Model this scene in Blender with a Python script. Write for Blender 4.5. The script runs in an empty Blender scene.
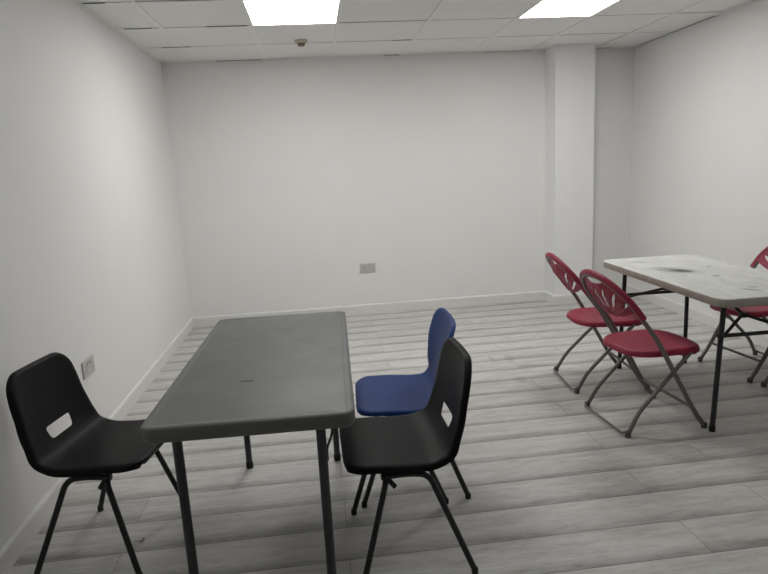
import bpy, bmesh, math, random
from mathutils import Vector, Matrix
from mathutils.geometry import delaunay_2d_cdt
random.seed(4)
S = bpy.context.scene
COL = S.collection
PI = math.pi

# ------------------------------------------------------------------ room sizes
ROOM_W, ROOM_H, ROOM_BACK = 4.233, 2.317, -7.4
PIL_X0, PIL_X1, PIL_D = 3.385, 3.750, 0.232
GRID_X = [0.30, 0.877, 1.450, 2.068, 2.690, 3.232, 3.853]
GRID_Y = [-0.63 - 0.6167 * k for k in range(11)]

# ------------------------------------------------------------------ materials
class NT:
    def __init__(s, name):
        s.m = bpy.data.materials.new(name); s.m.use_nodes = True
        s.t = s.m.node_tree; s.b = s.t.nodes['Principled BSDF']
    def n(s, typ, **kw):
        nd = s.t.nodes.new(typ)
        for k, v in kw.items(): setattr(nd, k, v)
        return nd
    def link(s, a, b): s.t.links.new(a, b)
    def put(s, sock, v):
        if hasattr(v, 'is_output') or isinstance(v, bpy.types.NodeSocket): s.link(v, sock)
        else: sock.default_value = v
    def math(s, op, a, b=0.0, c=0.0, clamp=False):
        nd = s.n('ShaderNodeMath', operation=op, use_clamp=clamp)
        s.put(nd.inputs[0], a); s.put(nd.inputs[1], b); s.put(nd.inputs[2], c)
        return nd.outputs[0]
    def ramp(s, v, lo, hi, a=0.0, b=1.0):
        nd = s.n('ShaderNodeMapRange', interpolation_type='SMOOTHSTEP')
        s.put(nd.inputs[0], v)
        for i, q in enumerate((lo, hi, a, b)): nd.inputs[i + 1].default_value = q
        return nd.outputs[0]
    def mix(s, f, a, b, mode='MIX'):
        nd = s.n('ShaderNodeMix', data_type='RGBA', blend_type=mode)
        s.put(nd.inputs[0], f); s.put(nd.inputs[6], a); s.put(nd.inputs[7], b)
        return nd.outputs[2]
    def coords(s):
        return s.n('ShaderNodeTexCoord').outputs['Object']
    def vec(s, x, y, z):
        nd = s.n('ShaderNodeCombineXYZ')
        for i, q in enumerate((x, y, z)): s.put(nd.inputs[i], q)
        return nd.outputs[0]
    def noise(s, v, scale, detail=3, rough=.5):
        nd = s.n('ShaderNodeTexNoise'); s.link(v, nd.inputs['Vector'])
        nd.inputs['Scale'].default_value = scale; nd.inputs['Detail'].default_value = detail
        nd.inputs['Roughness'].default_value = rough
        return nd.outputs[0]
    def bump(s, h, strength, dist):
        nd = s.n('ShaderNodeBump'); nd.inputs['Strength'].default_value = strength
        nd.inputs['Distance'].default_value = dist
        s.link(h, nd.inputs['Height']); s.link(nd.outputs[0], s.b.inputs['Normal'])
    def base(s, v): s.put(s.b.inputs['Base Color'], v)
    def set(s, **kw):
        for k, v in kw.items(): s.b.inputs[k.replace('_', ' ')].default_value = v
        return s

def c4(r, g, b): return (r, g, b, 1)
def srgb(r, g, b):
    f = lambda u: (u / 255 / 12.92) if u / 255 <= .04045 else ((u / 255 + .055) / 1.055) ** 2.4
    return (f(r), f(g), f(b), 1)

def plain(name, col, rough=.5, metal=0.0, spec=.5, var=.06, nscale=40, bump=0.0, bscale=400, bdist=.0005):
    t = NT(name); t.set(Roughness=rough, Metallic=metal, Specular_IOR_Level=spec)
    co = t.coords()
    nz = t.noise(co, nscale, 3)
    dark = tuple(c * (1 - var) for c in col[:3]) + (1,); lite = tuple(min(1, c * (1 + var)) for c in col[:3]) + (1,)
    t.base(t.mix(nz, dark, lite))
    if bump: t.bump(t.noise(co, bscale, 2), bump, bdist)
    return t.m

M = {}
M['wall'] = plain('white_wall_paint', c4(.86, .858, .845), .62, var=.012, nscale=2.5, bump=.12, bscale=60, bdist=.002)
M['pillar'] = plain('white_pillar_paint', c4(.88, .885, .885), .5, var=.01, nscale=3, bump=.12, bscale=40, bdist=.002)
M['skirting'] = plain('white_gloss_skirting', c4(.79, .785, .765), .5, var=.02, nscale=8)
M['tile'] = plain('ceiling_tile', c4(.88, .875, .86), .85, var=.02, nscale=6, bump=.3, bscale=260, bdist=.001)
M['grid'] = plain('ceiling_grid_metal', c4(.88, .88, .86), .4, var=.02)
M['gap_dark'] = plain('gap_shade', c4(.05, .05, .045), .9)  # near-black colour painting the shade inside ceiling gaps
M['light_frame'] = plain('light_frame_white', c4(.85, .85, .85), .4)
M['black_plastic'] = plain('black_polypropylene', c4(.0035, .0036, .0042), .48, spec=.17, var=.1, bump=.25, bscale=900, bdist=.0003)
def make_blue():
    t = NT('blue_polypropylene'); t.set(Roughness=.45, Specular_IOR_Level=.2)
    co = t.coords()
    vm = t.n('ShaderNodeVectorMath', operation='DISTANCE'); t.link(co, vm.inputs[0]); vm.inputs[1].default_value = (-.176, .205, .655)
    near = t.ramp(vm.outputs['Value'], .048, .014)
    spots = t.ramp(t.noise(co, 190, 3, .6),   .50, .57)
    base = t.mix(t.noise(co, 30, 3), c4(.010, .042, .190), c4(.012, .048, .215))
    t.base(t.mix(t.math('MULTIPLY', near, spots), base, c4(.55, .57, .6)))
    t.bump(t.noise(co, 900, 2), .25, .0003)
    return t.m
M['blue_plastic'] = make_blue()
M['red_plastic'] = plain('burgundy_polypropylene', c4(.285, .019, .048), .5, spec=.4, var=.05, bump=.25, bscale=900, bdist=.0003)
M['black_steel'] = plain('black_painted_steel', c4(.009, .009, .012), .35, spec=.5)
M['black_rubber'] = plain('black_rubber', c4(.012, .012, .012), .7)
M['taupe_steel'] = plain('grey_powder_coated_steel', c4(.17, .16, .145), .42, metal=.3, var=.06)
M['grey_rubber'] = plain('grey_plastic_foot', c4(.09, .087, .082), .6)
M['table_steel'] = plain('dark_grey_table_steel', c4(.032, .036, .043), .4, spec=.5, var=.05)
M['dark_steel'] = plain('black_table_steel', c4(.018, .020, .024), .4)
M['socket'] = plain('white_socket_plastic', c4(.56, .54, .53), .35)
M['socket_switch'] = plain('socket_switch_plastic', c4(.44, .42, .42), .35)
M['pin'] = plain('socket_pin_hole', c4(.03, .03, .03), .6)
M['detector'] = plain('cream_detector_plastic', c4(.58, .53, .42), .45)
M['badge'] = plain('faded_print', c4(.055, .058, .058), .5)
M['detector_dark'] = plain('brown_detector_grille', c4(.25, .21, .15), .6)
M['mark'] = plain('dark_print', c4(.03, .032, .032), .6)
M['scrap'] = plain('scrap_plastic', c4(.12, .11, .10), .6)

t = NT('led_diffuser')
t.base(c4(.9, .9, .9)); t.b.inputs['Emission Color'].default_value = (1.0, .992, .972, 1)
t.b.inputs['Emission Strength'].default_value = 17.0
M['led'] = t.m
t = NT('added_fill_diffuser')  # diffuser of the added fill panels, out of view
t.base(c4(.9, .9, .9)); t.b.inputs['Emission Color'].default_value = (1.0, .992, .972, 1)
t.b.inputs['Emission Strength'].default_value = 4.0
M['led_fill'] = t.m

def make_grey_top():
    t = NT('grey_moulded_tabletop'); t.set(Roughness=.42, Specular_IOR_Level=.5)
    co = t.coords()
    t.base(t.mix(t.noise(co, 7, 4), c4(.130, .138, .136), c4(.155, .164, .161)))
    t.bump(t.noise(co, 650, 2), .35, .0005)
    t.put(t.b.inputs['Roughness'], t.ramp(t.noise(co, 5, 3), .2, .8, .36, .5))
    return t.m
M['grey_top'] = make_grey_top()

def make_worn_top():
    t = NT('worn_white_tabletop'); t.set(Roughness=.5, Specular_IOR_Level=.4)
    co = t.coords(); sp = t.n('ShaderNodeSeparateXYZ'); t.link(co, sp.inputs[0])
    x, y, z = sp.outputs
    str_v = t.vec(t.math('MULTIPLY', x, 3.0), t.math('MULTIPLY', y, 1.0), z)
    g = t.ramp(t.noise(str_v, 5, 6, .65), .35, .7)
    col = t.mix(g, c4(.62, .63, .595), c4(.74, .75, .72))
    fine = t.ramp(t.noise(co, 38, 5, .7), .58, .74)
    col = t.mix(t.math('MULTIPLY', fine, .28), col, c4(.22, .21, .18))
    scr = t.ramp(t.noise(t.vec(t.math('MULTIPLY', x, 26.0), t.math('MULTIPLY', y, 5.0), z), 1.6, 4, .6), .62, .72)
    col = t.mix(t.math('MULTIPLY', scr, .45), col, c4(.17, .165, .15))
    # the dark smear near the far end: an elongated blot of its own
    wob = t.math('MULTIPLY', t.math('SUBTRACT', t.noise(co, 16, 4, .6), .5), .9)
    def blot(cx, cy, ang, a, b, soft=.6):
        ca, sa = math.cos(ang), math.sin(ang)
        dx = t.math('SUBTRACT', x, cx); dy = t.math('SUBTRACT', y, cy)
        u = t.math('DIVIDE', t.math('ADD', t.math('MULTIPLY', dx, ca), t.math('MULTIPLY', dy, sa)), a)
        v = t.math('DIVIDE', t.math('SUBTRACT', t.math('MULTIPLY', dy, ca), t.math('MULTIPLY', dx, sa)), b)
        r = t.math('SQRT', t.math('ADD', t.math('MULTIPLY', u, u), t.math('MULTIPLY', v, v)))
        return t.ramp(t.math('ADD', r, wob), 1.0, 1.0 - soft)
    m1 = blot(-.07, .09, -.83, .085, .060)
    m2 = blot(-.09, .12, -.83, .20, .12, .9)
    m3 = blot(.004, -.101, -.8, .030, .030)
    m4 = blot(-.06, -.455, -.8, .060, .022)
    m5 = blot(-.153, .447, -.5, .07, .030); m6 = blot(.139, .165, -.8, .02, .03); m7 = blot(-.01, -.405, -.8, .03, .035)
    for m_, s_ in ((m2, .55), (m1, .95), (m3, .5), (m4, .55), (m5, .3), (m6, .4), (m7, .35)):
        col = t.mix(t.math('MULTIPLY', m_, s_), col, c4(.055, .058, .055))
    # brownish beige side, also darkened in colour for the weaker light there
    side = t.math('LESS_THAN', z, .696)
    band = t.mix(t.noise(co, 25, 4, .6), c4(.30, .275, .225), c4(.46, .44, .385))
    col = t.mix(side, col, band)
    t.base(col); t.bump(t.noise(co, 300, 3), .25, .0006)
    return t.m
M['worn_top'] = make_worn_top()

def make_floor_mat():
    t = NT('grey_oak_laminate'); t.set(Specular_IOR_Level=.45)
    co = t.coords(); sp = t.n('ShaderNodeSeparateXYZ'); t.link(co, sp.inputs[0])
    x, y = sp.outputs[0], sp.outputs[1]
    PW, PL = .197, 1.24
    v = t.math('DIVIDE', t.math('ADD', y, 3.25), PW)
    row = t.math('FLOOR', v); fy = t.math('SUBTRACT', v, row)
    par = t.math('FLOORED_MODULO', row, 2.0)
    off = t.math('ADD', t.math('MULTIPLY', t.math('SUBTRACT', par, 1.0), .40), 0.0)
    u = t.math('DIVIDE', t.math('ADD', x, off), PL)
    cell = t.math('FLOOR', u); fx = t.math('SUBTRACT', u, cell)
    wn = t.n('ShaderNodeTexWhiteNoise', noise_dimensions='3D'); t.link(t.vec(row, cell, 3.0), wn.inputs['Vector'])
    rnd = wn.outputs['Value']
    shift = t.math('MULTIPLY', rnd, 37.0)
    gv = t.vec(t.math('ADD', t.math('MULTIPLY', x, 2.2), shift), t.math('MULTIPLY', y, 17.0), shift)
    g1 = t.noise(gv, 1.6, 6, .62)
    gv2 = t.vec(t.math('ADD', t.math('MULTIPLY', x, 3.5), shift), t.math('MULTIPLY', y, 60.0), shift)
    g2 = t.noise(gv2, 2.2, 4, .6)
    g3 = t.noise(t.vec(t.math('ADD', t.math('MULTIPLY', x, 3.0), shift), t.math('MULTIPLY', y, 11.0), shift), 1.5, 3, .5)
    light, dark = c4(.66, .65, .625), c4(.275, .266, .248)
    g4 = t.noise(t.vec(t.math('ADD', t.math('MULTIPLY', x, 9.0), shift), t.math('MULTIPLY', y, 34.0), shift), 2.0, 5, .7)
    k = t.math('ADD', t.math('MULTIPLY', t.ramp(g1, .3, .72), .34), t.math('MULTIPLY', t.ramp(g2, .35, .7), .13))
    k = t.math('ADD', k, t.math('MULTIPLY', t.ramp(g4, .42, .78), .30))
    k = t.math('ADD', k, t.math('MULTIPLY', t.ramp(g3, .60, .78), .22))
    k = t.math('ADD', k, t.math('MULTIPLY', t.math('SUBTRACT', rnd, .5), .16))
    # printed darker band along one long edge of every plank, wandering in width
    wob = t.math('MULTIPLY', t.math('SUBTRACT', t.noise(t.vec(t.math('ADD', x, shift), 0.0, shift), 1.3, 2), .5), .5)
    band = t.ramp(t.math('ADD', fy, wob), .38, .0)
    k = t.math('ADD', k, t.math('MULTIPLY', band, .56), clamp=True)
    col = t.mix(k, light, dark)
    # knots
    vo = t.n('ShaderNodeTexVoronoi'); t.link(t.vec(t.math('MULTIPLY', x, 1.1), t.math('MULTIPLY', y, 2.6), 0.0), vo.inputs['Vector']); vo.inputs['Scale'].default_value = 1.15
    kn = t.ramp(vo.outputs['Distance'], .06, .0)
    col = t.mix(t.math('MULTIPLY', kn, .4), col, c4(.15, .14, .12))
    # two scuffs where something was dragged
    for sx_, sy_, w_, h_ in ((2.485, -1.63, .045, .085), (2.415, -2.07, .05, .075), (2.36, -1.62, .02, .09)):
        dx = t.math('DIVIDE', t.math('SUBTRACT', x, sx_), w_); dy = t.math('DIVIDE', t.math('SUBTRACT', y, sy_), h_)
        rr = t.math('ADD', t.math('MULTIPLY', dx, dx), t.math('MULTIPLY', dy, dy))
        col = t.mix(t.math('MULTIPLY', t.ramp(t.math('ADD', rr, t.math('MULTIPLY', g1, .5)), 1.3, .3), .35), col, c4(.22, .20, .18))
    # joints
    ey = t.math('MINIMUM', fy, t.math('SUBTRACT', 1.0, fy)); ex = t.math('MINIMUM', fx, t.math('SUBTRACT', 1.0, fx))
    sy = t.ramp(ey, .012, .004); sx = t.ramp(ex, .0016, .0006)
    joint = t.math('MAXIMUM', sy, t.math('MULTIPLY', sx, .75))
    col = t.mix(t.math('MULTIPLY', joint, .72), col, c4(.085, .078, .068))
    # worn patches in the middle of the room
    t.base(col)
    t.put(t.b.inputs['Roughness'], t.ramp(g1, .2, .8, .38, .50))
    h = t.math('SUBTRACT', t.math('MULTIPLY', g2, .15), joint)
    t.bump(h, .5, .0012)
    return t.m
M['floor'] = make_floor_mat()

# ------------------------------------------------------------------ mesh helpers
def finish(name, bm, mat, parent=None, smooth=True, angle=38):
    bmesh.ops.recalc_face_normals(bm, faces=bm.faces[:])
    me = bpy.data.meshes.new(name); bm.to_mesh(me); bm.free()
    mats = mat if isinstance(mat, (list, tuple)) else [mat]
    for m in mats: me.materials.append(m)
    if smooth:
        for p in me.polygons: p.use_smooth = True
        me.set_sharp_from_angle(angle=math.radians(angle))
    o = bpy.data.objects.new(name, me); COL.objects.link(o)
    if parent: o.parent = parent
    return o

def thing(name, label, cat, loc=(0, 0, 0), rz=0.0, group=None):
    o = bpy.data.objects.new(name, None); COL.objects.link(o)
    o.empty_display_size = .1
    o.location = loc; o.rotation_euler = (0, 0, rz)
    o['label'] = label; o['category'] = cat
    if group: o['group'] = group
    return o

def struct(o):
    o['kind'] = 'structure'; return o

def copy_tree(o, parent=None):
    c = o.copy(); COL.objects.link(c); c.parent = parent
    for ch in list(o.children): copy_tree(ch, c)
    return c

def box(bm, x0, x1, y0, y1, z0, z1, bevel=0.0, seg=2, mi=0):
    n0 = len(bm.faces)
    vs = [bm.verts.new((x, y, z)) for x in (x0, x1) for y in (y0, y1) for z in (z0, z1)]
    F = [(0, 1, 3, 2), (4, 6, 7, 5), (0, 4, 5, 1), (2, 3, 7, 6), (0, 2, 6, 4), (1, 5, 7, 3)]
    fs = [bm.faces.new([vs[i] for i in f]) for f in F]
    for f in fs: f.material_index = mi
    bmesh.ops.recalc_face_normals(bm, faces=fs)
    if bevel:
        es = list({e for f in fs for e in f.edges})
        bmesh.ops.bevel(bm, geom=es, offset=bevel, segments=seg, profile=.7, affect='EDGES', clamp_overlap=True)

def catmull(pts, n=8, closed=False):
    P = [Vector(p) for p in pts]; out = []
    N = len(P)
    for i in range(N if closed else N - 1):
        if closed: a, b, c, d = P[(i - 1) % N], P[i], P[(i + 1) % N], P[(i + 2) % N]
        else: a = P[i - 1] if i else P[0] * 2 - P[1]; b, c = P[i], P[i + 1]; d = P[i + 2] if i + 2 < N else P[-1] * 2 - P[-2]
        for k in range(n):
            t_ = k / n
            out.append(.5 * ((2 * b) + (c - a) * t_ + (2 * a - 5 * b + 4 * c - d) * t_ ** 2 + (3 * b - a - 3 * c + d) * t_ ** 3))
    if not closed: out.append(P[-1])
    return out

def fillet(pts, r, n=6):
    """polyline with its inner corners rounded"""
    P = [Vector(p) for p in pts]; out = [P[0]]
    for i in range(1, len(P) - 1):
        a, b, c = P[i - 1], P[i], P[i + 1]
        rr = r[i - 1] if isinstance(r, (list, tuple)) else r
        d1 = (a - b).normalized(); d2 = (c - b).normalized()
        q = min(rr, (a - b).length * .49, (c - b).length * .49)
        s, e = b + d1 * q, b + d2 * q
        for k in range(n + 1):
            t_ = k / n
            out.append(s * (1 - t_) ** 2 + b * 2 * t_ * (1 - t_) + e * t_ ** 2)
    out.append(P[-1]); return out

def tube(bm, pts, r, seg=12, cap=True):
    P = [Vector(p) for p in pts]; rings = []
    T = [(P[min(i + 1, len(P) - 1)] - P[max(i - 1, 0)]).normalized() for i in range(len(P))]
    up = Vector((0, 0, 1)) if abs(T[0].z) < .9 else Vector((0, 1, 0))
    nrm = T[0].cross(up).normalized()
    for i, p in enumerate(P):
        nrm = (nrm - T[i] * nrm.dot(T[i])).normalized(); bi = T[i].cross(nrm)
        rr = r(i / (len(P) - 1)) if callable(r) else r
        rings.append([bm.verts.new(p + nrm * math.cos(2 * PI * k / seg) * rr + bi * math.sin(2 * PI * k / seg) * rr) for k in range(seg)])
    for a, b in zip(rings, rings[1:]):
        for k in range(seg): bm.faces.new((a[k], a[(k + 1) % seg], b[(k + 1) % seg], b[k]))
    if cap:
        bm.faces.new(rings[0][::-1]); bm.faces.new(rings[-1])

def lathe(bm, prof, c=(0, 0, 0), seg=24, mi=0):
    c = Vector(c); rings = []
    for r, z in prof:
        rings.append([bm.verts.new(c + Vector((r * math.cos(2 * PI * k / seg), r * math.sin(2 * PI * k / seg), z))) for k in range(seg)] if r > 1e-6 else [bm.verts.new(c + Vector((0, 0, z)))])
    for a, b in zip(rings, rings[1:]):
        for k in range(seg):
            k2 = (k + 1) % seg
            if len(a) == 1 and len(b) == 1: continue
            if len(a) == 1: f = bm.faces.new((a[0], b[k2], b[k]))
            elif len(b) == 1: f = bm.faces.new((a[k], a[k2], b[0]))
            else: f = bm.faces.new((a[k], a[k2], b[k2], b[k]))
            f.material_index = mi

def rrect(hx, hy, r, n=8):
    pts = []
    for cx, cy, a0 in ((hx - r, hy - r, 0), (-hx + r, hy - r, 90), (-hx + r, -hy + r, 180), (hx - r, -hy + r, 270)):
        for k in range(n + 1):
            a = math.radians(a0 + 90 * k / n); pts.append((cx + r * math.cos(a), cy + r * math.sin(a)))
    return pts

def slab(bm, hx, hy, r, rings):
    """stack of rounded rectangles: rings = [(inset, z)...], capped at both ends"""
    R = []
    for ins, z in rings:
        R.append([bm.verts.new((x, y, z)) for x, y in rrect(hx - ins, hy - ins, max(r - ins, .004))])
    n = len(R[0])
    for a, b in zip(R, R[1:]):
        for k in range(n): bm.faces.new((a[k], a[(k + 1) % n], b[(k + 1) % n], b[k]))
    bm.faces.new(R[0][::-1]); bm.faces.new(R[-1])

def in_poly(x, y, poly):
    ins = False; j = len(poly) - 1
    for i in range(len(poly)):
        xi, yi = poly[i]; xj, yj = poly[j]
        if (yi > y) != (yj > y) and x < (xj - xi) * (y - yi) / (yj - yi) + xi: ins = not ins
        j = i
    return ins
def dist_poly(x, y, poly):
    best = 9.0; j = len(poly) - 1
    for i in range(len(poly)):
        ax, ay = poly[j]; bx, by = poly[i]; dx, dy = bx - ax, by - ay
        L = dx * dx + dy * dy
        t_ = 0 if L == 0 else max(0, min(1, ((x - ax) * dx + (y - ay) * dy) / L))
        d = (x - ax - dx * t_) ** 2 + (y - ay - dy * t_) ** 2
        if d < best: best = d
        j = i
    return math.sqrt(best)
def resample(poly, step):
    out = []; n = len(poly)
    for i in range(n):
        a, b = poly[i], poly[(i + 1) % n]; d = math.dist(a, b)
        k = max(1, int(round(d / step)))
        for q in range(k): out.append((a[0] + (b[0] - a[0]) * q / k, a[1] + (b[1] - a[1]) * q / k))
    return out

def sheet(outline, holes, fmap, step=.012, thick=.004, lip_r=.012, lip_d=.012, flip=False):
    """moulded shell: a 2D outline with holes, triangulated, mapped to 3D, edges rolled back, given thickness"""
    poly = resample(outline, step)
    hs = [resample(h, step * .6) for h in holes]
    pts = list(poly); edges = [(i, (i + 1) % len(poly)) for i in range(len(poly))]
    for h in hs:
        b = len(pts); pts += h; edges += [(b + i, b + (i + 1) % len(h)) for i in range(len(h))]
    area = sum(poly[i - 1][0] * poly[i][1] - poly[i][0] * poly[i - 1][1] for i in range(len(poly)))
    sg = 1 if area > 0 else -1
    last = 0
    if lip_r > 0:
        for q in (.06, .2, .45, .75):
            d = lip_r * q
            for i in range(len(poly)):
                a, c = poly[i - 1], poly[(i + 1) % len(poly)]
                tx, ty = c[0] - a[0], c[1] - a[1]; L = math.hypot(tx, ty) or 1
                px, py = poly[i][0] - ty / L * d * sg, poly[i][1] + tx / L * d * sg
                if in_poly(px, py, poly) and dist_poly(px, py, poly) > d * .8 and not any(in_poly(px, py, h) or dist_poly(px, py, h) < .002 for h in hs):
                    pts.append((px, py))
        last = lip_r
    xs = [p[0] for p in poly]; ys = [p[1] for p in poly]
    gx = min(xs); r_ = 0
    while gx < max(xs):
        gy = min(ys) + (step / 2 if r_ % 2 else 0)
        while gy < max(ys):
            if in_poly(gx, gy, poly) and dist_poly(gx, gy, poly) > last + step * .35 and not any(in_poly(gx, gy, h) or dist_poly(gx, gy, h) < step * .4 for h in hs):
                pts.append((gx, gy))
            gy += step
        gx += step * .87; r_ += 1
    V, E_, F, *_ = delaunay_2d_cdt([Vector(p) for p in pts], edges, [], 0, 1e-6)
    bm = bmesh.new(); top = []; bot = []
    for v in V:
        s, t_ = v.x, v.y
        p = Vector(fmap(s, t_)); e = 1e-3
        n = (Vector(fmap(s + e, t_)) - Vector(fmap(s - e, t_))).cross(Vector(fmap(s, t_ + e)) - Vector(fmap(s, t_ - e))).normalized()
        if flip: n = -n
        if lip_d:
            d = dist_poly(s, t_, poly); q = max(0, 1 - d / lip_r); p = p - n * lip_d * (1 - math.sqrt(max(0, 1 - q * q)))
        top.append(bm.verts.new(p)); bot.append(bm.verts.new(p - n * thick))
    ecount = {}
    for f in F:
        cx = sum(V[i].x for i in f) / len(f); cy = sum(V[i].y for i in f) / len(f)
        if not in_poly(cx, cy, poly) or any(in_poly(cx, cy, h) for h in hs): continue
        bm.faces.new([top[i] for i in f]); bm.faces.new([bot[i] for i in reversed(f)])
        for i in range(len(f)):
            a, b = f[i], f[(i + 1) % len(f)]
            ecount.setdefault((min(a, b), max(a, b)), []).append((a, b))
    for k, l in ecount.items():
        if len(l) == 1:
            a, b = l[0]
            try: bm.faces.new((top[b], top[a], bot[a], bot[b]))
            except ValueError: pass
    for v in [v for v in bm.verts if not v.link_faces]: bm.verts.remove(v)
    return bm

def lerp_table(tab, x):
    if x <= tab[0][0]: return tab[0][1]
    for (a, va), (b, vb) in zip(tab, tab[1:]):
        if x <= b:
            q = (x - a) / (b - a); q = q * q * (3 - 2 * q) if len(tab) < 99 else q
            return va + (vb - va) * q
    return tab[-1][1]

# ------------------------------------------------------------------ room shell
def quadbox(name, x0, x1, y0, y1, z0, z1, mat, **kw):
    bm = bmesh.new(); box(bm, x0, x1, y0, y1, z0, z1, **kw)
    return struct(finish(name, bm, mat, smooth=False))
T_ = .12
quadbox('floor', -T_, ROOM_W + T_, ROOM_BACK - T_, T_, -.1, 0, M['floor'])
quadbox('wall_back', -T_, ROOM_W + T_, 0, T_, 0, ROOM_H + .25, M['wall'])
quadbox('wall_left', -T_, 0, ROOM_BACK, 0, 0, ROOM_H + .25, M['wall'])
quadbox('wall_right', ROOM_W, ROOM_W + T_, ROOM_BACK, 0, 0, ROOM_H + .25, M['wall'])
quadbox('wall_front', -T_, ROOM_W + T_, ROOM_BACK - T_, ROOM_BACK, 0, ROOM_H + .25, M['wall'])
quadbox('pillar', PIL_X0, PIL_X1, -PIL_D, 0, 0, ROOM_H + .012, M['pillar'])

# painted-over joint strip where the pillar meets the wall
bm = bmesh.new()
box(bm, PIL_X0 - .028, PIL_X0 - .006, -.004, 0, .09, ROOM_H - .002)
struct(finish('trim_1', bm, M['wall'], smooth=False))

def skirting(name, path, inward):
    """profile swept along straight segments; path in xy, wall behind, room on the inward side"""
    bm = bmesh.new(); prof = [(0, 0), (.014, 0), (.014, .074), (.012, .082), (.007, .088), (0, .089)]
    n = len(path); rows = []
    for i, (x, y) in enumerate(path):
        nx, ny = inward[i]
        rows.append([bm.verts.new((x + nx * d, y + ny * d, z)) for d, z in prof])
    for a, b in zip(rows, rows[1:]):
        for k in range(len(prof)): bm.faces.new((a[k], a[(k + 1) % len(prof)], b[(k + 1) % len(prof)], b[k]))
    bm.faces.new(rows[0]); bm.faces.new(rows[-1][::-1])
    return struct(finish(name, bm, M['skirting'], smooth=False))
skirting('baseboard_left', [(0, ROOM_BACK), (0, 0)], [(1, 0), (1, -1)])
skirting('baseboard_back', [(0, 0), (PIL_X0, 0)], [(1, -1), (-1, -1)])
skirting('baseboard_pillar', [(PIL_X0, 0), (PIL_X0, -PIL_D), (PIL_X1, -PIL_D), (PIL_X1, 0)], [(-1, -1), (-1, -1), (1, -1), (1, -1)])
skirting('baseboard_recess', [(PIL_X1, 0), (ROOM_W, 0)], [(1, -1), (-1, -1)])
skirting('baseboard_right', [(ROOM_W, 0), (ROOM_W, ROOM_BACK)], [(-1, -1), (-1, 0)])

# ceiling: tiles set slightly above the face of the T-bars
bm = bmesh.new()
xs = [0] + GRID_X + [ROOM_W]; ys = [0] + GRID_Y + [ROOM_BACK]
ys = [y for y in ys if y >= ROOM_BACK]
LIGHTS = [(1, 2), (4, 2), (1, 6), (4, 6)]      # (column between GRID_X[i], i+1 ; row k between GRID_Y[k-1], k)
light_cells = []
for i in range(len(xs) - 1):
    for j in range(len(ys) - 1):
        lit = (i - 1, j) in [(a, b) for a, b in LIGHTS]
        if lit:
            light_cells.append((xs[i], xs[i + 1], ys[j + 1], ys[j])); continue
        dz = random.uniform(.003, .006)
        tx0, tx1, ty0, ty1 = xs[i] + .005, xs[i + 1] - .005, ys[j + 1] + .005, ys[j] - .005
        box(bm, tx0, tx1, ty0, ty1, ROOM_H + dz, ROOM_H + .02, bevel=.002, seg=1)
box(bm, -T_, ROOM_W + T_, ROOM_BACK - T_, T_, ROOM_H + .25, ROOM_H + .35)
ceiling = struct(finish('ceiling', bm, M['tile'], smooth=False))
bm = bmesh.new(); g = .0115
for x in GRID_X: box(bm, x - g, x + g, ROOM_BACK, 0, ROOM_H, ROOM_H + .0025)
for y in ys[1:-1]: box(bm, 0, ROOM_W, y - g, y + g, ROOM_H - .0003, ROOM_H + .0027)
for x0, x1, y0, y1 in ((0, .02, ROOM_BACK, 0), (ROOM_W - .02, ROOM_W, ROOM_BACK, 0), (0, PIL_X0 - .001, -.02, 0), (PIL_X1 + .001, ROOM_W, -.02, 0)):
    box(bm, x0, x1, y0, y1, ROOM_H - .0006, ROOM_H + .003)
grid = finish('ceiling_grid', bm, M['grid'], ceiling, smooth=False)
# dark strips standing in for the shade in gaps beside tiles
bm = bmesh.new()
def shade_strip(x0, x1, y, w=.009, side=-1):
    box(bm, x0, x1, y + side * g - w / 2, y + side * g + w / 2, ROOM_H - .0012, ROOM_H + .001)
shade_strip(.46, .85, -.014, .012, 0); shade_strip(2.79, 3.25, -.014, .010, 0); shade_strip(3.77, 4.0, -.014, .010, 0)
shade_strip(.07, .24, GRID_Y[1], .007); shade_strip(.585, .85, GRID_Y[1], .008); shade_strip(.16, .37, GRID_Y[0], .007)
shade_strip(.03, .15, GRID_Y[2], .008); shade_strip(1.90, 2.05, GRID_Y[0], .006); shade_strip(1.90, 2.04, -.018, .008, 0)
box(bm, ROOM_W - .016, ROOM_W - .004, -1.16, -.84, ROOM_H - .002, ROOM_H)
box(bm, ROOM_W - .012, ROOM_W - .004, -.84, -.1, ROOM_H - .002, ROOM_H)
finish('tile_gap_shade', bm, M['gap_dark'], ceiling, smooth=False)

# recessed LED panels; the dim near pair is added as unseen fill light
lamp_labels = ['square LED ceiling panel left of centre, beside the small detector',
               'square LED ceiling panel in front of the white pillar',
               'added dim fill-light panel above the near end of the grey table, out of view',
               'added dim fill-light panel above the near right of the room, out of view']
light_cells.sort(key=lambda c: (-c[3], c[0]))
for k, (x0, x1, y0, y1) in enumerate(light_cells):
    cx, cy = (x0 + x1) / 2, (y0 + y1) / 2
    t = thing('ceiling_light', lamp_labels[k], 'ceiling light', (cx, cy, ROOM_H), 0, 'LED panels in the suspended ceiling')
    hx, hy = (x1 - x0) / 2 - g, (y1 - y0) / 2 - g
    bm = bmesh.new()
    for a in ((-hx, hx, -hy, -hy + .005), (-hx, hx, hy - .005, hy), (-hx, -hx + .005, -hy + .005, hy - .005), (hx - .005, hx, -hy + .005, hy - .005)):
        box(bm, *a, .0005, .012)
    box(bm, -hx, hx, -hy, hy, .0125, .03)
    finish('frame', bm, M['light_frame'], t, smooth=False)
    bm = bmesh.new(); box(bm, -hx + .005, hx - .005, -hy + .005, hy - .005, .002, .012)
    finish('diffuser', bm, M['led'] if k < 2 else M['led_fill'], t, smooth=False)

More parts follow.
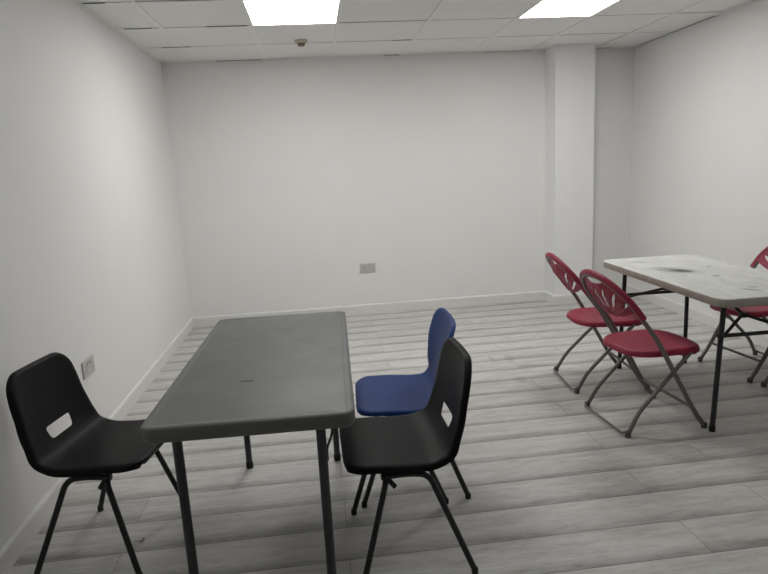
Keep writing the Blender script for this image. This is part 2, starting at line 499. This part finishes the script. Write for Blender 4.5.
# heat detector on the ceiling
t = thing('heat_detector', 'small round cream heat detector on a ceiling tile', 'detector', (1.194, -.735, ROOM_H + .003))
bm = bmesh.new(); lathe(bm, [(0, 0), (.048, 0), (.050, -.004), (.049, -.012), (.043, -.018), (.034, -.020), (0, -.020)], seg=32)
finish('base', bm, M['detector'], t)
bm = bmesh.new(); lathe(bm, [(0, -.0205), (.029, -.0205), (.030, -.028), (.026, -.031), (0, -.031)], seg=28)
for k in range(4):
    a = k * PI / 2 + .5; box(bm, .022 * math.cos(a) - .003, .022 * math.cos(a) + .003, .022 * math.sin(a) - .003, .022 * math.sin(a) + .003, -.036, -.030)
lathe(bm, [(0, -.036), (.026, -.036), (.024, -.040), (0, -.041)], seg=28)
finish('sensor_head', bm, M['detector_dark'], t)

# ------------------------------------------------------------------ sockets (plate faces local -Y)
def make_socket(label, loc, rz):
    t = thing('wall_socket', label, 'socket', loc, rz, 'double wall sockets')
    bm = bmesh.new(); box(bm, -.073, .073, -.009, 0, -.043, .043, bevel=.003)
    pl = finish('face_plate', bm, M['socket'], t)
    for s in (-1, 1):
        bm = bmesh.new(); box(bm, s * .018 - .008, s * .018 + .008, -.0125, -.0085, .012, .032, bevel=.0015)
        finish('rocker_switch', bm, M['socket_switch'], t)
        cx = s * .042
        bm = bmesh.new()
        box(bm, cx - .002, cx + .002, -.0094, -.0088, .006, .015)
        for q in (-1, 1): box(bm, cx + q * .011 - .0035, cx + q * .011 + .0035, -.0094, -.0088, -.012, -.008)
        finish('pin_hole', bm, M['pin'], t, smooth=False)
    return t
make_socket('grey-white double power socket low on the back wall', (1.655, 0, .437), 0)
make_socket('double power socket on the left wall beside a black chair', (0, -2.478, .442), PI / 2)

# ------------------------------------------------------------------ folding tables (local: long axis Y)
def leg_tube(bm, x, y, ztop, r, xt=None, yt=None):
    tube(bm, [(x, y, .012), ((xt if xt is not None else x), (yt if yt is not None else y), ztop)], r, 14)
def rubber_foot(parent, x, y, r, mat, z1=.03):
    bm = bmesh.new(); lathe(bm, [(0, 0), (r * .95, 0), (r, .004), (r, z1 - .004), (r * .85, z1), (0, z1)], (x, y, 0), 16)
    return finish('rubber_foot', bm, mat, parent)

def make_table(name, label, loc, rz, hx, hy, h, th, rc, top_mat, leg_mat, r, lx, ly0, ly1, low_bar):
    t = thing(name, label, 'table', loc, rz)
    bm = bmesh.new()
    slab(bm, hx, hy, rc, [(.012, h - th + .002), (.003, h - th), (0, h - th + .003), (0, h - .006), (.001, h - .003), (.004, h - .0006), (.010, h), (.020, h), (.0225, h - .0012), (.03, h - .0012)])
    top = finish('tabletop', bm, top_mat, t, angle=60)
    ub = h - th + .002                                   # underside
    for y, sgn in ((ly0, -1), (ly1, 1)):
        ox = -.019 if (not low_bar and sgn < 0) else 0.0   # this leg frame sits a touch off centre
        for s in (-1, 1):
            bm = bmesh.new()
            if low_bar:
                leg_tube(bm, s * lx, y, ub, r, s * lx + (.024 if s < 0 else -.004))
            else:
                tube(bm, fillet([(s * lx + ox, y, .012), (s * lx + ox, y, ub - r - .002), (s * (lx - .09) + ox, y, ub - r - .002)], .05), r, 14)
            lg = finish('leg', bm, leg_mat, t)
            rubber_foot(lg, s * lx + ox, y, r + .0025, M['black_rubber'])
        bm = bmesh.new()
        if low_bar:
            tube(bm, [(-lx, y, .485), (lx, y, .485)], r * .8, 12)
            finish('crossbar', bm, leg_mat, t)
            yh, zh = y - sgn * .13, .540                  # hinge of the brace
            yi = y - sgn * .40
            bm = bmesh.new()
            tube(bm, [(-.018, yh, zh), (.018, yh, zh)], .013, 10)
            tube(bm, [(0, yh, zh), (0, yi, ub - .012)], .0085, 10)
            box(bm, -.04, .04, yi - .03, yi + .03, ub - .02, ub)
            br = finish('folding_brace', bm, leg_mat, t)
            for q in (-1, 1):
                bm = bmesh.new(); tube(bm, [(q * .012, yh, zh), (q * .10, y - sgn * .07, .508), (q * (lx - .012), y, .462)], .0080, 10)
                finish('brace_arm', bm, leg_mat, br)
        else:
            tube(bm, [(-lx + .09, y, ub - r - .002), (lx - .09, y, ub - r - .002)], r, 14)
            finish('crossbar', bm, leg_mat, t)
        for s in (-1, 1):
            bm = bmesh.new(); box(bm, s * (lx - .06) - .025, s * (lx - .06) + .025, y - .022, y + .022, ub - .010, ub, bevel=.002)
            finish('hinge_plate', bm, leg_mat, t)
    return t, top

T1H = .71
tab1, top1 = make_table('folding_table', 'dark grey plastic folding table between the black and blue chairs', (1.004, -3.400, 0), math.radians(-1.7),
                        .291, .606, T1H, .043, .036, M['grey_top'], M['table_steel'], .0145, .207, -.485, .523, False)
bm = bmesh.new()                                           # small printed badge in the middle of the top
zz = T1H - .0012
for k in range(5): box(bm, -.020 + k * .0085, -.0145 + k * .0085, -.005, .006, zz, zz + .0006)
box(bm, -.022, .022, -.010, -.008, zz, zz + .0006)
bd = finish('badge', bm, M['badge'], tab1, smooth=False); bd.location = (-.045, -.275, 0)
bm = bmesh.new()                                           # wire lock of the folded leg frame
tube(bm, catmull([(.216, -.19, .66), (.214, -.19, .50), (.208, -.19, .455), (.194, -.19, .42), (.190, -.19, .40), (.190, -.19, .365)], 5), .0045, 8)
tube(bm, [(.216, -.19, .658), (.216, .10, .658)], .0045, 8)
finish('lock_rod', bm, M['table_steel'], tab1)

tab2, top2 = make_table('folding_table', 'scuffed whitish folding table with a dark smear, between the red chairs', (3.300, -2.522, 0), math.radians(-1.2),
                        .308, .607, .70, .042, .06, M['worn_top'], M['dark_steel'], .0125, .222, -.470, .490, True)

# ------------------------------------------------------------------ one-piece plastic shell chairs (local: sitter faces +X)
def make_shell_fmap(prof, dish, hws):
    P = [Vector((a, 0, b)) for a, b in prof]
    C = catmull(P, 10); L = [0.0]
    for a, b in zip(C, C[1:]): L.append(L[-1] + (b - a).length)
    tot = L[-1]
    def at(s):
        if s <= 0: d = (C[1] - C[0]).normalized(); return C[0] + d * s
        if s >= tot: d = (C[-1] - C[-2]).normalized(); return C[-1] + d * (s - tot)
        lo, hi = 0, len(L) - 1
        while hi - lo > 1:
            m = (lo + hi) // 2
            if L[m] <= s: lo = m
            else: hi = m
        q = (s - L[lo]) / (L[hi] - L[lo]); return C[lo].lerp(C[hi], q)
    def f(s, t_):
        p = at(s); e = .02
        d = (at(s + e) - at(s - e)).normalized()
        n = Vector((d.z, 0, -d.x))                       # towards the sitter
        if n.z < 0 and d.x < -.5: n = -n
        w = lerp_table(hws, s / tot); q = min(1.15, abs(t_) / w)
        c = lerp_table(dish, s / tot)
        p = p + n * c * q ** 2.2
        return (p.x, t_, p.z)
    return f, tot

def shell_outline(hws, tot, r0, r1):
    ss = []
    n = 10
    for k in range(n): ss.append(r0 * (1 - math.cos(PI / 2 * k / n)))
    m = 26
    for k in range(m + 1): ss.append(r0 + (tot - r0 - r1) * k / m)
    for k in range(1, n + 1): ss.append(tot - r1 + r1 * math.sin(PI / 2 * k / n))
    def hw(s):
        w = lerp_table(hws, s / tot)
        if s < r0: w = w - r0 + math.sqrt(max(0, r0 * r0 - (r0 - s) ** 2))
        if s > tot - r1: w = w - r1 + math.sqrt(max(0, r1 * r1 - (s - tot + r1) ** 2))
        return w
    return [(s, hw(s)) for s in ss] + [(s, -hw(s)) for s in reversed(ss)]

def rounded_poly(pts, r, n=5):
    out = []; N = len(pts)
    for i in range(N):
        a, b, c = Vector(pts[i - 1]), Vector(pts[i]), Vector(pts[(i + 1) % N])
        d1 = (a - b).normalized(); d2 = (c - b).normalized(); s, e = b + d1 * r, b + d2 * r
        for k in range(n + 1):
            q = k / n; p = s * (1 - q) ** 2 + b * 2 * q * (1 - q) + e * q * q; out.append((p.x, p.y))
    return out

def make_shell_chair(name, label, cat, group, mat, prof, hws, dish, r0, r1, hole, lip_r, lip_d, feet, legtop, fw):
    t = thing(name, label, cat, group=group)
    f, tot = make_shell_fmap(prof, dish, hws)
    out = shell_outline(hws, tot, r0, r1)
    bm = sheet(out, [h(tot) for h in hole], f, step=.0125, thick=.0045, lip_r=lip_r, lip_d=lip_d, flip=True)
    finish('seat_shell', bm, mat, t, angle=50)
    ff, fr = feet; zt = legtop
    for s in (-1, 1):
        bm = bmesh.new()                                  # rear leg: bends forward into the runner under the seat
        pts = fillet([(fr, s * fw, .012), (fr + .135, s * (fw - .055), zt + .004), (.02, s * (fw - .06), zt + .010), (.105, s * (fw - .055), zt + .010)], [.085, .03], 8)
        tube(bm, pts, .0105, 12); l = finish('leg', bm, M['black_steel'], t); rubber_foot(l, fr, s * fw, .0115, M['black_rubber'], .022)
        bm = bmesh.new()
        pts = fillet([(ff, s * fw, .012), (.092, s * (fw - .047), zt - .012), (.085, s * (fw - .075), zt + .010)], .02, 5)
        tube(bm, pts, .0105, 12); l = finish('leg', bm, M['black_steel'], t); rubber_foot(l, ff, s * fw, .0115, M['black_rubber'], .022)
    for x in (-.03, .085):
        bm = bmesh.new(); tube(bm, [(x, -fw + .06, zt + .010), (x, fw - .06, zt + .010)], .0095, 10)
        finish('seat_rail', bm, M['black_steel'], t)
    for s in (-1, 1):
        bm = bmesh.new(); tube(bm, [(.085, s * (fw - .055), zt + .004), (.060, s * (fw - .055), zt - .030)], .0085, 10)
        finish('stacking_bumper', bm, M['black_rubber'], t)
    return t

prof_black = [(.231, .408), (.220, .415), (.178, .419), (.113, .415), (.033, .407), (-.027, .404), (-.078, .407), (-.122, .424), (-.149, .462), (-.168, .52), (-.182, .59), (-.193, .66), (-.201, .715), (-.203, .732)]
hw_black = [(0, .200), (.12, .206), (.30, .210), (.44, .212), (.55, .208), (.65, .199), (.80, .188), (1, .173)]
dish_black = [(0, .0), (.10, .0), (.25, .004), (.40, .006), (.52, .012), (.62, .020), (.75, .018), (1, .012)]
hole_black = lambda tot: rounded_poly([(tot * .592, -.066), (tot * .664, -.076), (tot * .664, .076), (tot * .592, .066)], .016)
GB = 'black plastic shell chairs at the grey table'
chL = make_shell_chair('plastic_chair', 'black plastic shell chair against the left wall, left of the grey table', 'chair', GB, M['black_plastic'],
                       prof_black, hw_black, dish_black, .075, .070, [hole_black], .012, .018, (.187, -.190), .348, .218)
chR = copy_tree(chL); chR['label'] = 'black plastic shell chair right of the grey table, in front of the blue chair'
chL.location = (.365, -3.365, 0); chL.rotation_euler = (0, 0, math.radians(-10))
chR.location = (1.463, -3.575, 0); chR.rotation_euler = (0, 0, math.radians(180.5))

prof_blue = [(.228, .402), (.210, .410), (.165, .414), (.08, .410), (.01, .404), (-.05, .401), (-.094, .406), (-.120, .426), (-.136, .465), (-.144, .53), (-.152, .59), (-.168, .65), (-.184, .705), (-.190, .728)]
hw_blue = [(0, .205), (.12, .218), (.30, .222), (.44, .216), (.52, .198), (.62, .178), (.70, .184), (.82, .209), (.92, .210), (1, .204)]
dish_blue = [(0, -.002), (.12, .0), (.30, .003), (.44, .006), (.54, .014), (.66, .030), (.8, .030), (1, .026)]
chB = make_shell_chair('plastic_chair', 'blue plastic shell chair with waisted back, right of the grey table', 'chair', None, M['blue_plastic'],
                       prof_blue, hw_blue, dish_blue, .070, .060, [], .012, .014, (.215, -.215), .352, .205)
chB.location = (1.545, -3.120, 0); chB.rotation_euler = (0, 0, math.radians(177))

# ------------------------------------------------------------------ burgundy fan-back folding chairs (local: sitter faces +X, origin between the front feet)
XP = [(0, 0), (.137, -.085), (.276, -.162), (.401, -.230), (.50, -.290), (.60, -.366), (.70, -.442), (.80, -.517), (.9, -.59)]
def xprof(z):
    z = max(0, min(.9, z))
    for (a, va), (b, vb) in zip(XP, XP[1:]):
        if z <= b: return va + (vb - va) * (z - a) / (b - a)
FW = .2075
ARC0, ARCH = .632, .152
def arc_z(a, extra=0.0):
    q = max(0, 1 - (a / (FW + extra)) ** 2); return ARC0 + (ARCH + extra) * math.sqrt(q)
NB = Vector((.80, 0, .60))                              # normal of the back, towards the sitter

def make_fan_chair(label):
    t = thing('folding_chair', label, 'chair', group='burgundy folding chairs around the worn table')
    # inverted-U tube: front legs and back in one
    side = [z * ARC0 / 9 for z in range(9)]
    pts = [(xprof(z), -FW, max(z, .012)) for z in side]
    n = 28
    for k in range(n + 1):
        a = PI * k / n; z = ARC0 + ARCH * math.sin(a); pts.append((xprof(z), -FW * math.cos(a), z))
    pts += [(xprof(z), FW, max(z, .012)) for z in reversed(side)]
    bm = bmesh.new(); tube(bm, pts, .0115, 12)
    fr = finish('back_frame', bm, M['taupe_steel'], t)
    for s in (-1, 1): rubber_foot(fr, 0, s * FW, .0145, M['grey_rubber'], .028)
    bm = bmesh.new(); tube(bm, [(xprof(.118), -FW, .118), (xprof(.118), FW, .118)], .008, 10)
    finish('stretcher', bm, M['taupe_steel'], t)
    # rear legs, cranked near the floor, joined by a bar at floor level
    for s in (-1, 1):
        bm = bmesh.new()
        tube(bm, fillet([(-.408, s * .197, .014), (-.350, s * .189, .118), (-.075, s * .182, .395)], .05, 7), .0105, 12)
        l = finish('leg', bm, M['taupe_steel'], t); rubber_foot(l, -.410, s * .197, .0145, M['grey_rubber'], .030)
        bm = bmesh.new()                                 # pivot bolt where the two tubes cross
        tube(bm, [(-.165, s * .170, .285), (-.165, s * .222, .285)], .006, 8)
        finish('pivot_bolt', bm, M['taupe_steel'], t)
    bm = bmesh.new()
    tube(bm, fillet([(-.400, -.198, .036), (-.432, -.185, .018), (-.432, .185, .018), (-.400, .198, .036)], .03, 6), .0060, 10)
    finish('floor_bar', bm, M['taupe_steel'], t)
    # seat
    def smap(u, v):
        q = (u + .175) / .21; d = .010 * (1 - min(1, (v / .19) ** 2)) * (1 - min(1, q * q))
        fall = -.010 * max(0, q) ** 3
        return (u, v, .420 - d + fall)
    out = []
    for k in range(64):
        a = 2 * PI * k / 64; c, s_ = math.cos(a), math.sin(a)
        e = 2 / 3.6 if c > 0 else 2 / 2.8
        out.append((-.176 + .212 * math.copysign(abs(c) ** e, c), .192 * math.copysign(abs(s_) ** (2 / 2.9), s_)))
    bm = sheet(out, [], smap, step=.014, thick=.004, lip_r=.016, lip_d=.026)
    st = finish('seat', bm, M['red_plastic'], t, angle=50)
    for s in (-1, 1):
        bm = bmesh.new(); box(bm, -.135, -.045, s * .178 - .010, s * .178 + .010, .383, .405, bevel=.006)
        finish('seat_bracket', bm, M['red_plastic'], t)
    # fan back
    def bmap(a, z):
        q = min(1, abs(a) / FW); x = xprof(z)
        top = arc_z(a); edge = max(0, min(1, (top - z) / .07))
        bul = .047 * (1 - q ** 2) * edge ** .7
        p = Vector((x, a, z)) + NB * (.0125 - bul)
        th = math.atan2(z - .572, a)                      # radial flutes of the fan
        return p - NB * (.0022 * edge * math.cos(th * 17))
    def bot(a): return .592 + .040 * (abs(a) / FW) ** 2.2
    m = 26; out = []
    for k in range(m + 1):
        a = -FW + 2 * FW * k / m; out.append((a, bot(a)))
    for k in range(1, 30):
        ph = PI * k / 30; out.append((FW * math.cos(ph), ARC0 + ARCH * math.sin(ph)))
    holes = []
    for deg in (90, 68, 112, 47, 133, 28, 152):
        th = math.radians(deg); c, s_ = math.cos(th), math.sin(th)
        o = (0, .572)
        r2 = .05
        while True:
            x_, z_ = o[0] + c * r2, o[1] + s_ * r2
            if abs(x_) > FW - .03 or z_ > arc_z(x_) - .042 or (abs(x_) < .075 and z_ > .732): break
            r2 += .003
        r1 = .060 if abs(deg - 90) < 50 else .085
        hp = []
        for q in range(9):
            r_ = r1 + (r2 - r1) * q / 8; w = .0028 + .0040 * q / 8
            if q in (0, 8): w *= .5
            bend = math.copysign(.010, c) * (q / 8 - .5) ** 2 * (1 if abs(c) > .05 else 0)
            hp.append((o[0] + c * r_ - s_ * (w + bend), o[1] + s_ * r_ + c * (w + bend)))
        for q in range(8, -1, -1):
            r_ = r1 + (r2 - r1) * q / 8; w = .0028 + .0040 * q / 8
            if q in (0, 8): w *= .5
            bend = math.copysign(.010, c) * (q / 8 - .5) ** 2 * (1 if abs(c) > .05 else 0)
            hp.append((o[0] + c * r_ + s_ * (w - bend), o[1] + s_ * r_ - c * (w - bend)))
        holes.append(hp)
    cr = []
    for k in range(13):
        a = -.075 + .15 * k / 12; cr.append((a, arc_z(a) - .014))
    for k in range(11, 0, -1):
        a = -.075 + .15 * k / 12; q = 1 - (a / .075) ** 2; cr.append((a, arc_z(a) - .014 - .018 * q))
    holes.append(cr)
    bm = sheet([(a, b) for a, b in out], holes, bmap, step=.008, thick=.004, lip_r=0, lip_d=0)
    # thick moulded rim wrapping the front and outer side of the tube
    rim = []
    ins = .009
    for k in range(n + 5):
        a = PI * (k - 2) / n
        if a < 0 or a > PI:
            z = ARC0 - (abs(a) if a < 0 else a - PI) * .17; y = FW + ins; y = -y if a < 0 else y
        else:
            z = ARC0 + (ARCH + ins) * math.sin(a); y = -(FW + ins) * math.cos(a)
        p = Vector((xprof(z), y, z)) + NB * .004; rim.append(p)
    tube(bm, rim, .0150, 14)
    finish('backrest', bm, M['red_plastic'], t, angle=50)
    return t

reds = [('red folding chair left of the worn table, nearest the viewer', 3.043, -2.736, 3.75),
        ('red folding chair left of the worn table, nearest the pillar', 3.078, -2.205, -5.0),
        ('red folding chair behind the worn table, its backrest showing above the tabletop', 3.662, -2.241, 185),
        ('red folding chair at right edge of the photo, mostly cut off, by the right wall', 3.705, -2.735, 180)]
first = make_fan_chair(reds[0][0])
for k, (lab, x, y, a) in enumerate(reds):
    o = first if k == 0 else copy_tree(first)
    o['label'] = lab; o.location = (x, y, 0); o.rotation_euler = (0, 0, math.radians(a))

# ------------------------------------------------------------------ litter on the floor
bm = bmesh.new()
tube(bm, catmull([(-.012, .004, .004), (-.004, -.002, .004), (.006, -.003, .005), (.014, .002, .008), (.014, .010, .012), (.006, .012, .012)], 5), .0028, 8)
tube(bm, catmull([(-.040, .006, .002), (-.028, .002, .0022), (-.020, .004, .002)], 4), .0015, 6)
o = finish('scrap', bm, M['scrap']); o.location = (.453, -3.383, 0); o.scale = (.62, .62, .62)
o['label'] = 'tiny curled dark scrap lying on the floor by the left black chair'; o['category'] = 'litter'

# ------------------------------------------------------------------ world, camera, view
w = bpy.data.worlds.new('World'); S.world = w; w.use_nodes = True
w.node_tree.nodes['Background'].inputs[0].default_value = (.5, .52, .55, 1)
w.node_tree.nodes['Background'].inputs[1].default_value = .02

F_PX, YAW, PITCH, ROLL = 601.14, .1055, -.1978, -.0531
CAM = (1.2106, -5.5558, 1.3621)
cy, sy, cp, sp_ = math.cos(YAW), math.sin(YAW), math.cos(PITCH), math.sin(PITCH)
fwd = Vector((sy * cp, cy * cp, sp_)); right = Vector((cy, -sy, 0)); up = right.cross(fwd)
c, s = math.cos(ROLL), math.sin(ROLL)
r2 = right * c + up * s; u2 = up * c - right * s
cam = bpy.data.cameras.new('camera'); co = bpy.data.objects.new('camera', cam); COL.objects.link(co)
mat = Matrix((r2, u2, -fwd)).transposed().to_4x4(); mat.translation = Vector(CAM); co.matrix_world = mat
cam.sensor_fit = 'HORIZONTAL'; cam.sensor_width = 36; cam.lens = 36 * F_PX / 768; cam.clip_start = .05
S.camera = co
S.view_settings.view_transform = 'Standard'; S.view_settings.look = 'None'
S.view_settings.gamma = 1; S.view_settings.use_curve_mapping = False
S.view_settings.exposure = 0.08
